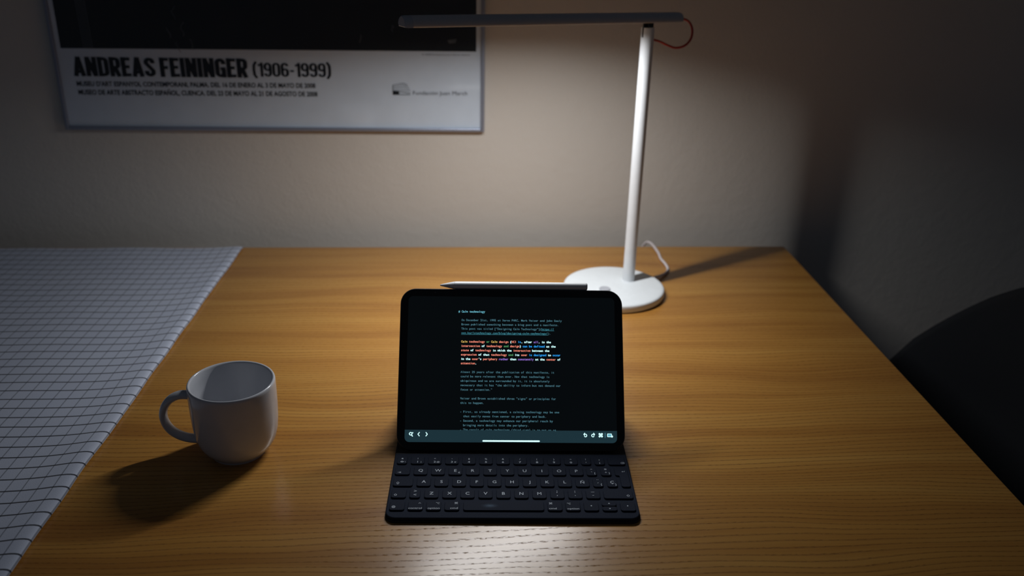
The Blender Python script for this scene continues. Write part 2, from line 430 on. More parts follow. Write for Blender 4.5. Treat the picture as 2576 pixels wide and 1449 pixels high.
# ------------------------------------------------------------------ framed poster
def gothic(p, txt, x0, x1, y0, y1, sw):
    """bold condensed capitals and figures drawn with flat-ended strokes, fitted to the box"""
    h = sw/2; W = .46
    def arc(cx, cy, rx, ry, a0, a1, n=7): return [(cx+rx*math.cos(math.radians(a0+(a1-a0)*k/n)), cy+ry*math.sin(math.radians(a0+(a1-a0)*k/n))) for k in range(n+1)]
    l, r, m, b, t = h, W-h, W/2, h, 1-h
    rx = (r-l)/2
    O_ = arc(m, t-rx, rx, rx, 0, 180)+arc(m, b+rx, rx, rx, 180, 360)+[(r, t-rx)]
    G_ = {'A': (W+.04, [[(h*.9, 0), (m+.02, 1)], [(W+.04-h*.9, 0), (m+.02, 1)], [(l+.06, .24), (r-.02, .24)]]),
          'N': (W+.02, [[(l, 0), (l, 1)], [(r+.02, 0), (r+.02, 1)], [(l, 1-h*.3), (r+.02, h*.3)]]),
          'D': (W, [[(l, 0), (l, 1)], [(l, t)]+arc(r-.13, t-.13, .13, .13, 90, 0)+arc(r-.13, b+.13, .13, .13, 0, -90)+[(l, b)]]),
          'R': (W, [[(l, 0), (l, 1)], [(l, t)]+arc(r-.12, t-.12, .12, .12, 90, 0)+arc(r-.12, .47+.12, .12, .12, 0, -90)+[(l, .47)], [(m, .47), (r+.01, 0)]]),
          'E': (W-.06, [[(l, 0), (l, 1)], [(l, t), (W-.06, t)], [(l, .51), (W-.10, .51)], [(l, b), (W-.06, b)]]),
          'F': (W-.07, [[(l, 0), (l, 1)], [(l, t), (W-.07, t)], [(l, .49), (W-.11, .49)]]),
          'I': (sw, [[(h, 0), (h, 1)]]),
          'S': (W, [[(r, t-.2)]+arc(m, t-rx, rx, rx, 0, 180)+[(l, .70), (r, .32)]+arc(m, b+rx, rx, rx, 0, -180)+[(l, b+.22)]]),
          'G': (W, [[(r, t-.22)]+arc(m, t-rx, rx, rx, 0, 180)+arc(m, b+rx, rx, rx, 180, 360)+[(r, .46)], [(m, .46), (W, .46)], [(r, 0), (r, .46)]]),
          '0': (W, [O_]), '1': (.30, [[(.30-h, 0), (.30-h, 1)], [(0, .80), (.30-h, .86)]]),
          '9': (W, [arc(m, t-rx, rx, rx, 0, 180)+[(l, .62)]+arc(m, .62, rx, rx*.9, 180, 360), [(r, t-rx), (r, b+rx)]+arc(m, b+rx, rx, rx, 0, -180)]),
          '6': (W, [arc(m, b+rx, rx, rx, 180, 360)+[(r, .40)]+arc(m, .40, rx, rx*.9, 0, 180), [(l, b+rx), (l, t-rx)]+arc(m, t-rx, rx, rx, 180, 0)]),
          '-': (.28, [[(.02, .42), (.26, .42)]]),
          '(': (.26, [[(.26-h*.4, 1.06), (h+.02, .82), (h, .48), (h+.02, .14), (.26-h*.4, -.10)]]), ')': (.26, [[(h*.4, 1.06), (.24-h, .82), (.26-h, .48), (.24-h, .14), (h*.4, -.10)]]),
          ' ': (.11, [])}
    gap = .062; tot = sum(G_[c][0]+gap for c in txt)-gap; k = (x1-x0)/tot; hh = y1-y0; x = 0
    for c in txt:
        w, strokes = G_[c]
        for st in strokes:
            P = [(x0+(x+u)*k, y0+v*hh) for u, v in st]
            for i, ((ax, ay), (bx, by)) in enumerate(zip(P, P[1:])):
                d = math.hypot(bx-ax, by-ay)
                if d < 1e-9: continue
                # the stroke is as wide as sw across both axes of the fitted box
                nx, ny = -(by-ay)/d*sw*k/2*1.15, (bx-ax)/d*sw*hh/2*.86
                p.poly([(ax+nx, ay+ny), (ax-nx, ay-ny), (bx-nx, by-ny), (bx+nx, by+ny)])
            for q in P[1:-1]:
                p.poly([(q[0]+sw*k*.575*math.cos(2*PI*j/12), q[1]+sw*hh*.43*math.sin(2*PI*j/12)) for j in range(12)])
        x += w+gap
def poster():
    x0, x1, z0, z1 = -.6324, .0483, .1892, 1.13
    yf = 1.4892                                             # front of the frame
    t = thing('framed_poster', 'framed black and white exhibition poster hanging on the wall', 'poster', ((x0+x1)/2, WALL_Y, z0))
    O = Vector(t.location)
    def at(bm):
        bmesh.ops.translate(bm, vec=-O, verts=bm.verts); return bm
    w = .0058
    for a in ((x0, x0+w, z0, z1), (x1-w, x1, z0, z1), (x0+w, x1-w, z0, z0+w), (x0+w, x1-w, z1-w, z1)):
        obj('frame_rail', at(box(bmesh.new(), a[0], a[1], yf, WALL_Y-.001, a[2], a[3], .0012)), M_FRAME, t)
    sheet = obj('poster_sheet', at(box(bmesh.new(), x0+w, x1-w, yf+.0052, yf+.0075, z0+w, z1-w)), M_PAPER, t)
    ys = yf+.0050
    f1 = lambda dy: (lambda x, z: (x-O.x, ys-dy-O.y, z-O.z))
    p = Flat(); p.poly([(-.6195, .3185), (.0345, .3205), (.0345, 1.08), (-.6195, 1.08)])
    p.build('photograph_print', f1(0), M_BLACKINK, sheet)
    def detail(p): p.build('photograph_detail', f1(.0003), M_FAINT, sheet)
    for k in range(5):
        p = Flat(); p.stroke([(-.5865+.0033*k, .47), (-.5835+.0033*k, .319)], .0011); detail(p)
    sq = random.Random(4)
    for bx, bz, n in ((-.435, .385, 6), (-.425, .36, 5), (-.452, .352, 4), (-.440, .330, 4), (-.418, .335, 4), (-.43, .42, 6), (-.15, .345, 3), (-.1, .36, 3)):
        pts = [(bx, bz)]; p = Flat()
        for _ in range(n): pts.append((pts[-1][0]+sq.uniform(-.004, .0035), pts[-1][1]-sq.uniform(.002, .006)))
        p.stroke(pts, .0009); detail(p)
    p = Flat(); p.poly([(-.012, .338), (.003, .340), (.001, .334), (-.009, .333)])
    detail(p)
    p = Flat(); gothic(p, 'ANDREAS FEININGER', -.6050, -.3328, .2752, .3056, .176)
    p.build('title_lettering', f1(.0003), M_INK, sheet)
    p = Flat(); gothic(p, '(1906-1999)', -.3245, -.2000, .2770, .2996, .145)
    p.build('dates_lettering', f1(.0003), M_INK, sheet)
    p = Flat(); p.fit("MUSEU D'ART ESPANYOL CONTEMPORANI, PALMA. DEL 16 DE ENERO AL 3 DE MAYO DE 2008", -.6040, -.2265, .2595, .2672, .024)
    p.fit('MUSEO DE ARTE ABSTRACTO ESPAÑOL, CUENCA. DEL 23 DE MAYO AL 21 DE AGOSTO DE 2008', -.6035, -.2240, .2458, .2537, .024)
    p.build('venue_lettering', f1(.0003), M_INK, sheet)
    p = Flat(); p.fit('Fundación Juan March', -.0690, .0200, .2500, .2562, .0)
    p.build('foundation_lettering', f1(.0003), M_INKG, sheet)
    p = Flat(); p.fit('© 2008 Fundación Juan March, Madrid', -.0530, .0240, .3140, .3162)
    p.build('credit_lettering', f1(.0003), M_INKG, sheet)
    p = Flat()                                              # fan of storeys: the small building mark
    for k, (a, b, c) in enumerate(((.2655, .2690, .2668), (.2628, .2662, .2640), (.2600, .2626, .2606), (.2572, .2584, .2570))):
        p.stroke([(-.1015, a-.001*k*.3), (-.0845, b), (-.0785+.0018*k, c)], .0007)
    p.stroke([(-.1015, .2502), (-.0735, .2502)], .0010); p.stroke([(-.1015, .2502), (-.1015, .2656)], .0010)
    p.stroke([(-.1015, .2540), (-.0880, .2548), (-.0735, .2528)], .0010)
    p.poly([(-.1015, .2504), (-.0915, .2504), (-.0915, .2560), (-.1015, .2560)])
    p.build('building_mark', f1(.0003), M_INK, sheet)
    obj('glass_pane', at(box(bmesh.new(), x0+w, x1-w, yf+.0022, yf+.0036, z0+w, z1-w)), M_PANE, t)
poster()

# ------------------------------------------------------------------ desk lamp
def lamp():
    px, py = .2657, 1.2713
    t = thing('desk_lamp', 'white desk lamp with round base, slim post and long flat arm', 'lamp', (.240, 1.2522, 0))
    O = Vector(t.location)
    def at(bm): bmesh.ops.translate(bm, vec=-O, verts=bm.verts); return bm
    R = .0765
    bm = lathe(bmesh.new(), [(0, .0), (R-.003, .0), (R-.0012, .0012), (R, .003), (R, .0102), (R-.0008, .0118), (R-.0026, .0127), (R-.006, .0130), (0, .0130)], 96)
    obj('base', bm, M_WHITE, t, 40)
    bm = lathe(bmesh.new(), [(.0085, .0125), (.0085, .0148), (.0078, .0156), (.004, .0150), (0, .0149)], 32, .2234-O.x, 1.2345-O.y)
    obj('dial_button', bm, M_GREYBTN, t, 40)
    r = .0091
    bm = at(lathe(bmesh.new(), [(0, .0125), (r+.0004, .0125), (r+.0004, .0138), (r, .0142), (r, .3785), (0, .3785)], 40, px, py))
    post = obj('post', bm, M_STEM, t, 40)
    # forked post head: two cheeks with a dark slot between them
    d = Vector((.8583, .5131, 0)); n = Vector((-d.y, d.x, 0))         # along / across the arm
    for side in (-1, 1):
        a0 = math.acos(.0015/r)
        arc = [(r*math.cos(a), r*math.sin(a)) for a in [(-a0+2*a0*k/14) for k in range(15)]]
        bm = bmesh.new(); P = [Vector((px, py, 0))+n*side*u*1+d*v for u, v in arc]
        stack(bm, [([(q.x, q.y) for q in P], .3785), ([(q.x, q.y) for q in P], .3915)])
        obj('fork_cheek', at(bm), M_STEM, post, 30)
    bm = bmesh.new(); box(bm, -.0087, .0087, -.0014, .0014, .3785, .3990, .0006)
    bmesh.ops.transform(bm, matrix=Matrix.Translation((px, py, 0)) @ Matrix.Rotation(math.atan2(d.y, d.x), 4, 'Z'), verts=bm.verts)
    obj('hinge_tongue', at(bm), M_DARKPL, post)
    bm = bmesh.new(); box(bm, -.0035, .0065, -.0045, .0045, .3912, .4000, .001)
    bmesh.ops.transform(bm, matrix=Matrix.Translation((px, py, 0)) @ Matrix.Rotation(math.atan2(d.y, d.x), 4, 'Z'), verts=bm.verts)
    obj('hinge_block', at(bm), M_DARKPL, post)
    # arm: a slim tube whose flat underside has a shallow channel for the light strip
    A = Vector((px, py, .4040)); tip = Vector((-.061, 1.076, .4195))
    d3 = (A-tip).normalized(); L0, L1 = -(A-tip).length, .060           # along the arm, measured from the hinge
    up3 = d3.cross(n).normalized()
    ob = [(.0098, -.0036), (.0093, -.0012), (.0082, .0020), (.0062, .0048), (.0034, .0067), (0, .0073)]
    lo_ = [(.0097, -.0048), (.0092, -.0057), (.0084, -.0060), (.0068, -.0060), (.0065, -.0060), (.0064, -.0048)]
    half = [(-y, z) for y, z in lo_[::-1]]
    SECT = lo_[::-1]+ob+[(-y, z) for y, z in ob[-2::-1]]+[(-y, z) for y, z in lo_]
    SOLID = [(min(.0064, y) if z == -.0048 else y, -.0060 if z == -.0048 else z) for y, z in SECT]
    def sweep(stations, base):
        bm = bmesh.new(); rings = []
        for u, s in stations: rings.append([bm.verts.new(A+d3*u+n*(y*s)+up3*(z*s)-O) for y, z in base])
        m = len(rings[0])
        for p, q in zip(rings, rings[1:]):
            for i in range(m): bm.faces.new((p[i], p[(i+1) % m], q[(i+1) % m], q[i]))
        bm.faces.new(rings[0][::-1]); bm.faces.new(rings[-1]); return bm
    arm = obj('arm', sweep([(L0+.0105, 1), (L1-.012, 1), (L1-.006, .96), (L1-.0015, .85), (L1, .7)], SECT), M_ARM, t, 35)
    obj('end_cap', sweep([(L0, .80), (L0+.0012, .93), (L0+.003, .985), (L0+.0104, .985)], SOLID), M_GREYBTN, arm, 35)
    Rm = Matrix((d3, n, up3)).transposed().to_4x4()
    bm = bmesh.new(); box(bm, L0+.012, -.070, -.0062, .0062, -.0053, -.0047, .0002)
    bmesh.ops.transform(bm, matrix=Matrix.Translation(A-O) @ Rm, verts=bm.verts)
    obj('light_strip', bm, M_DIFF, arm)
    # cable loop from the arm's tail back to the post
    loop = smooth_path([A+d3*(L1-.004), (.3285, 1.302, .3965), (.3338, 1.296, .3865), (.3315, 1.289, .3745), (.3220, 1.281, .3662), (.308, 1.276, .3635), (.2945, 1.2715, .3678), (.2835, 1.2713, .3725), (.2715, 1.2713, .3755)], 8)
    obj('red_cable', tube(bmesh.new(), [p-O for p in loop], .0016, 10), M_RED, t, 60)
    cord = smooth_path([(.306, 1.289, .005), (.322, 1.306, .0042), (.3355, 1.322, .0026), (.3435, 1.340, .0026), (.3440, 1.362, .0026), (.3415, 1.385, .0026), (.3425, 1.408, .003),
                        (.3400, 1.432, .0052), (.3365, 1.449, .0062), (.331, 1.461, .002), (.326, 1.470, -.020), (.322, 1.477, -.10), (.32, 1.485, -.30), (.32, 1.486, -.60), (.33, 1.47, -.735)], 8)
    obj('power_cord', tube(bmesh.new(), [p-O for p in cord], .0022, 10), M_CORD, t, 60)
    bm = tube(bmesh.new(), [Vector(p)-O for p in ((.3045, 1.287, .0052), (.318, 1.302, .0046))], .0034, 12)
    obj('cord_grommet', bm, M_CORD, t, 40)
    ld = bpy.data.lights.new('lamp_light', 'AREA'); ld.shape = 'RECTANGLE'; ld.size = -.080-(L0+.014); ld.size_y = .0118
    ld.energy = LAMP_POWER; ld.color = LAMP_COLOR; ld.spread = LAMP_SPREAD
    lo = bpy.data.objects.new('lamp_light', ld); COL.objects.link(lo)
    c = A+d3*((L0+.014-.080)/2)-up3*.0056; lo.matrix_world = Matrix.Translation(c) @ Rm
lamp()

# ------------------------------------------------------------------ mug
def mug():
    mx, my = -.2345, .8400
    t = thing('mug', 'pale glazed ceramic mug, empty, standing on the table beside the cloth', 'mug', (mx, my, 0))
    outer = [(0, .0022), (.0255, .0022), (.0262, .0), (.0285, .0), (.0292, .0022), (.0315, .0048), (.0362, .0098), (.0402, .0172), (.0428, .0275), (.0441, .040), (.0447, .055), (.0449, .070), (.0448, .0815), (.0446, .0842)]
    rim = [(.0440, .0855), (.0429, .0859), (.0419, .0853), (.0413, .0838)]
    inner = [(.0411, .075), (.0410, .055), (.0404, .038), (.0390, .025), (.0360, .0150), (.0310, .0090), (.0240, .0064), (.012, .0055), (0, .0053)]
    obj('cup', lathe(bmesh.new(), outer+rim+inner, 72), M_CERAMIC, t, 55)
    a = math.radians(182)
    hd = Vector((math.cos(a), math.sin(a), 0))
    pr = [(.0420, .0695), (.0480, .0705), (.0555, .0700), (.0640, .0655), (.0705, .0575), (.0735, .0475), (.0725, .0375), (.0680, .0285), (.0605, .0220), (.0515, .0180), (.0430, .0165), (.0390, .0160)]
    path = smooth_path([hd*r+Vector((0, 0, z)) for r, z in pr], 5)
    bm = tube(bmesh.new(), path, .005, 16, flat=(.0066, .0041), side=(-hd.y, hd.x, 0))
    obj('handle', bm, M_CERAMIC, t, 60)
mug()

# ------------------------------------------------------------------ keyboard case, tablet, stylus
KX, KY, KT = .0541, .7054, math.radians(-2.154)
TILT, TB, TZ = math.radians(54.02), .1154, .006
MM = .001
def keyboard_case():
    t = thing('keyboard_case', 'dark slate folio keyboard case folded open under the tablet', 'keyboard', (KX, KY, 0), KT)
    base = rrect(-.1245, .1245, .0005, .216, (.0105, .0105, .004, .004), 6)
    obj('base_panel', slab(base, 0, .0026, .0006), M_POLY, t)
    deck = rrect(-.1236, .1236, .0022, .1108, (.0098, .0098, .0006, .0006), 6)
    dk = obj('key_deck', slab(deck, .0024, .0054, .0009), M_FABRIC, t)
    # groove that holds the tablet's lower edge
    obj('tablet_groove', slab(rrect(-.1236, .1236, .1112, .1146, .0006, 1), .0024, .0036, .0004), M_POLY, t)
    # rear cover: glued to the upper half of the tablet's back, and a brace folded down to the table
    ct, st = math.cos(TILT), math.sin(TILT)
    def back(h, off): return Vector((0, TB+h*ct+off*st, TZ+h*st-off*ct))
    def panel(name, a, b, nrm, th, r0=.002):
        L = (b-a).length; e = (b-a).normalized()
        bm = slab(rrect(-.1240, .1240, 0, L, r0, 4), 0, th, .0005)
        for v in bm.verts: v.co = a+Vector((v.co.x, 0, 0))+e*v.co.y+nrm*v.co.z
        obj(name, bm, M_POLY, t)
    nb = Vector((0, st, -ct))
    panel('rear_cover', back(.088, .0063), back(.1785, .0063), nb, .0024, (.002, .002, .0165, .0165))
    a = back(.086, .0066); b = Vector((0, .2125, .0034)); e = (b-a).normalized()
    panel('rear_brace', a, b, Vector((0, -e.z, e.y)) if e.y > 0 else Vector((0, e.z, -e.y)), .0024)
    # keys
    k14 = 14.1
    rows = []
    r1 = [(-120.5, -109.8)]+[(-105.9+17.97*i, -105.9+17.97*i+k14) for i in range(10)]+[(73.6, 84.1), (88.0, 98.5), (102.4, 120.2)]
    r2_ = [(-120.8, -105.4)]+[(-101.5+17.96*i, -101.5+17.96*i+k14) for i in range(10)]+[(77.8, 88.3), (92.6, 103.2)]
    r3 = [(-120.8, -100.9)]+[(-97.0+17.96*i, -97.0+17.96*i+k14) for i in range(10)]+[(82.5, 92.8), (97.0, 107.5)]
    r4 = [(-120.8, -106.0), (-102.6, -92.0)]+[(-88.0+17.95*i, -88.0+17.95*i+k14) for i in range(10)]+[(91.2, 120.6)]
    r5 = [(-120.6, -105.9), (-102.7, -88.0), (-84.9, -70.5), (-67.0, -52.4), (-48.7, 30.4), (33.8, 48.3), (51.6, 66.1), (69.6, 84.1), (87.6, 102.1), (105.6, 120.4)]
    ys = [(89.6, 103.9), (70.4, 84.9), (50.9, 65.7), (31.6, 46.2), (12.1, 26.7)]
    rows = [r1, r2_, r3, r4, r5]
    cache = {}
    ZT = .0069
    def key(x0, x1, y0, y1, out=None):
        cx, cy = (x0+x1)/2, (y0+y1)/2
        kk = (round(x1-x0, 1), round(y1-y0, 1))
        if out is None and kk in cache: me = cache[kk]
        else:
            o = out or rrect(-(x1-x0)/2*MM, (x1-x0)/2*MM, -(y1-y0)/2*MM, (y1-y0)/2*MM, .0026, 3)
            bm = stack(bmesh.new(), [(o, 0), (o, .0011), (inset(o, .0004), .0015)]); bmesh.ops.recalc_face_normals(bm, faces=bm.faces)
            me = bpy.data.meshes.new('key'); bm.to_mesh(me); bm.free(); me.materials.append(M_KEY)
            if out is None: cache[kk] = me
        o = link(bpy.data.objects.new('key', me), t); o.location = (cx*MM, cy*MM, ZT-.0015)
        return o, cx, cy
    def legend(k, parts, fs=None):
        o, cx, cy = k; p = Flat()
        for g in parts: 
            if callable(g): g(p)
            else:
                s, x, y, h = g[:4]; p.put(s, x*MM, y*MM, h*MM, g[4] if len(g) > 4 else .012, wide=g[5] if len(g) > 5 else 1.0, own=(g[6] if len(g) > 6 else False))
        p.build('legend', lambda x, y: (x, y, .00156), M_LEGEND, o)
    S = lambda pts, w=.42: (lambda p: p.stroke([(x*MM, y*MM) for x, y in pts], w*MM))
    def D(s, x, y, h, b=.012): return (s, x, y, h, b)
    dot = lambda x, y, r=.45: (lambda p: p.disc(x*MM, y*MM, r*MM))
    def cmd(x, y, s=1.0):
        def f(p):
            q = .75*s
            for sx in (-1, 1):
                for sy in (-1, 1):
                    c = (x+sx*1.25*q, y+sy*1.25*q)
                    p.stroke([((c[0]+.62*q*math.cos(a*PI/6))*MM, (c[1]+.62*q*math.sin(a*PI/6))*MM) for a in range(13)], .34*s*MM)
            p.stroke([((x+a*.62*q)*MM, (y+b*.62*q)*MM) for a, b in ((-1, -2), (-1, 2))], .34*s*MM); p.stroke([((x+a*.62*q)*MM, (y+b*.62*q)*MM) for a, b in ((1, -2), (1, 2))], .34*s*MM)
            p.stroke([((x+a*.62*q)*MM, (y+b*.62*q)*MM) for a, b in ((-2, -1), (2, -1))], .34*s*MM); p.stroke([((x+a*.62*q)*MM, (y+b*.62*q)*MM) for a, b in ((-2, 1), (2, 1))], .34*s*MM)
        return f
    opt = lambda x, y: [S([(x-1.7, y+1), (x-.6, y+1), (x+.6, y-1), (x+1.7, y-1)], .36), S([(x+.5, y+1), (x+1.7, y+1)], .36)]
    shift = lambda x, y: S([(x-1.5, y), (x, y+1.6), (x+1.5, y), (x+.75, y), (x+.75, y-1.3), (x-.75, y-1.3), (x-.75, y), (x-1.5, y)], .34)
    # digits
    top = ['ª', '!', '"', '·', '$', '%', '&', '/', '(', ')', '=', '?', '¿']; low = ['º', '1', '2', '3', '4', '5', '6', '7', '8', '9', '0', "'", '¡']
    ext = {0: '\\', 1: '|', 2: '@', 3: '#'}
    for i, (a, b) in enumerate(r1):
        k = key(a, b, *ys[0])
        if i < 13:
            L = [(top[i], 0, 2.2, 2.6 if i != 0 else 2.2, .008, 1, i == 0), (low[i], 0, -3.4, 3.1 if i != 0 else 2.6, .012, 1.15, i == 0)]
            if i == 2: L[0] = S([(-.5, 3.2), (-.5, 1.9)], .4); L.insert(1, S([(.5, 3.2), (.5, 1.9)], .4))
            if i == 3: L[0] = dot(0, 2.2)
            if i == 11: L[1] = S([(0, -2.4), (0, -3.8)], .45)
            if i in ext: L.append((ext[i], 3.6 if i else 3.2, -3.5, 2.4, .006))
            legend(k, L)
        else: legend(k, [S([(4.2, -4), (5.2, -2.7), (8, -2.7), (8, -5.3), (5.2, -5.3), (4.2, -4)], .34), S([(6, -3.4), (7.2, -4.6)], .3), S([(7.2, -3.4), (6, -4.6)], .3)])
    LH = 4.3
    for i, (a, b) in enumerate(r2_):
        k = key(a, b, *ys[1])
        if i == 0: legend(k, [S([(-4.8, -3.4), (-2.2, -3.4)], .4), S([(-3, -2.6), (-2.2, -3.4), (-3, -4.2)], .4), S([(-1.7, -2.4), (-1.7, -4.4)], .4)])
        elif i <= 10:
            L = [D('QWERTYUIOP'[i-1], 0, .2, LH, .006)]
            if i == 3: L.append(D('€', 3.9, -3.4, 2.4))
            legend(k, L)
        elif i == 11: legend(k, [S([(-.9, 3.1), (0, 4.0), (.9, 3.1)], .36), S([(-.4, -.6), (.4, -1.5)], .42), D('[', 3.2, -3.4, 2.6)])
        else: legend(k, [D('*', 0, 2.6, 4.6), S([(-1, -1.8), (1, -1.8)], .42), S([(0, -.8), (0, -2.8)], .42), D(']', 3.2, -3.0, 2.6)])
    for i, (a, b) in enumerate(r3):
        k = key(a, b, *ys[2])
        if i == 0: legend(k, [shift(-5.2, -2.2), S([(-5.9, -4.4), (-4.5, -4.4)], .34)])
        elif i <= 10: legend(k, [('ASDFGHJKLÑ'[i-1], 0, .2, LH, .006)])
        elif i == 11: legend(k, [dot(-.7, 4.6, .3), dot(.7, 4.6, .3), S([(-.3, -1.2), (.4, -.3)], .42), D('{', 3.2, -3.4, 2.8)])
        else: legend(k, [D('Ç', 0, .4, LH), D('}', 3.4, -3.4, 2.8)])
    for i, (a, b) in enumerate(r4):
        k = key(a, b, *ys[3])
        if i == 0: legend(k, [shift(-3.2, -2.6)])
        elif i == 1: legend(k, [S([(-1.3, 4.8), (1.3, 3.7), (-1.3, 2.6)], .42), S([(1.3, -1.2), (-1.3, -2.3), (1.3, -3.4)], .42)])
        elif i <= 8: legend(k, [D('ZXCVBNM'[i-2], 0, .2, LH, .006 if i < 8 else 0)])
        elif i == 9: legend(k, [dot(0, 4.6), dot(0, 2.6), S([(0, 2.6), (-.4, 1.7)], .4), dot(0, -2.8), S([(0, -2.8), (-.4, -3.7)], .4)])
        elif i == 10: legend(k, [dot(0, 4.4), dot(0, 2.4), dot(0, -2.8)])
        elif i == 11: legend(k, [S([(-1.6, 3.2), (1.6, 3.2)], .42), S([(-.8, -2.4), (.8, -2.4)], .42)])
        else: legend(k, [shift(9.8, -2.6)])
    def tri(x, y, a):
        def f(p):
            c, s = math.cos(a), math.sin(a)
            p.poly([((x+c*u-s*w)*MM, (y+s*u+c*w)*MM) for u, w in ((.95, 0), (-.7, .95), (-.7, -.95))])
        return f
    for i, (a, b) in enumerate(r5):
        if i == 8:
            k1 = key(a, b, 19.75, 26.7); legend(k1, [tri(0, .6, PI/2)])
            k2 = key(a, b, 12.1, 19.15); legend(k2, [tri(0, -.2, -PI/2)]); continue
        k = key(a, b, *ys[4])
        if i == 4: k[0].data.materials[0] = M_KEYWORN
        if i == 0:
            circ = [(-3.4+1.7*math.cos(q*PI/8), -2.4+1.7*math.sin(q*PI/8)) for q in range(17)]
            el = [(-3.4+.75*math.cos(q*PI/8), -2.4+1.7*math.sin(q*PI/8)) for q in range(17)]
            legend(k, [S(circ, .32), S(el, .3), S([(-5.1, -2.4), (-1.7, -2.4)], .3), S([(-4.8, -1.5), (-2, -1.5)], .3), S([(-4.8, -3.3), (-2, -3.3)], .3)])
        elif i == 1: legend(k, [S([(2.8, 3.2), (3.8, 4.3), (4.8, 3.2)], .38), ('control', -.2, -4.2, 2.5, .004, 1.25)])
        elif i == 2: legend(k, opt(3.8, 3.6)+[('option', .2, -4.2, 2.5, .004, 1.25)])
        elif i == 3: legend(k, [cmd(3.9, 3.8), ('cmd', 2.0, -4.2, 2.5, .004, 1.25)])
        elif i == 5: legend(k, [cmd(-3.9, 3.8), ('cmd', -2.2, -4.2, 2.5, .004, 1.25)])
        elif i == 6: legend(k, opt(-3.8, 3.6)+[('option', 0, -4.2, 2.5, .004, 1.25)])
        elif i == 7: legend(k, [tri(0, .4, PI)])
        elif i == 9: legend(k, [tri(0, .4, 0)])
    # return key: tall right half with a wider upper step
    x0, xm, x1 = 107.2, 111.4, 120.8; y0, ym, y1 = 50.9, 70.4, 84.9; cx, cy = (x0+x1)/2, (y0+y1)/2
    pts = []
    def corner(px, py, a0, a1, r=2.6, n=3):
        for q in range(n+1):
            a = math.radians(a0+(a1-a0)*q/n); pts.append(((px+r*math.cos(a)-cx)*MM, (py+r*math.sin(a)-cy)*MM))
    corner(xm+2.6, y0+2.6, 180, 270); corner(x1-2.6, y0+2.6, 270, 360); corner(x1-2.6, y1-2.6, 0, 90); corner(x0+2.6, y1-2.6, 90, 180)
    corner(x0+2.4, ym+2.4, 180, 270, 2.4); corner(xm-1.2, ym-1.2, 90, 0, 1.2, 2)
    k = key(x0, x1, y0, y1, pts)
    legend(k, [S([(3.4, 10.6), (3.4, 9.2), (.6, 9.2)], .38), S([(1.5, 10.0), (.6, 9.2), (1.5, 8.4)], .38)])
keyboard_case()

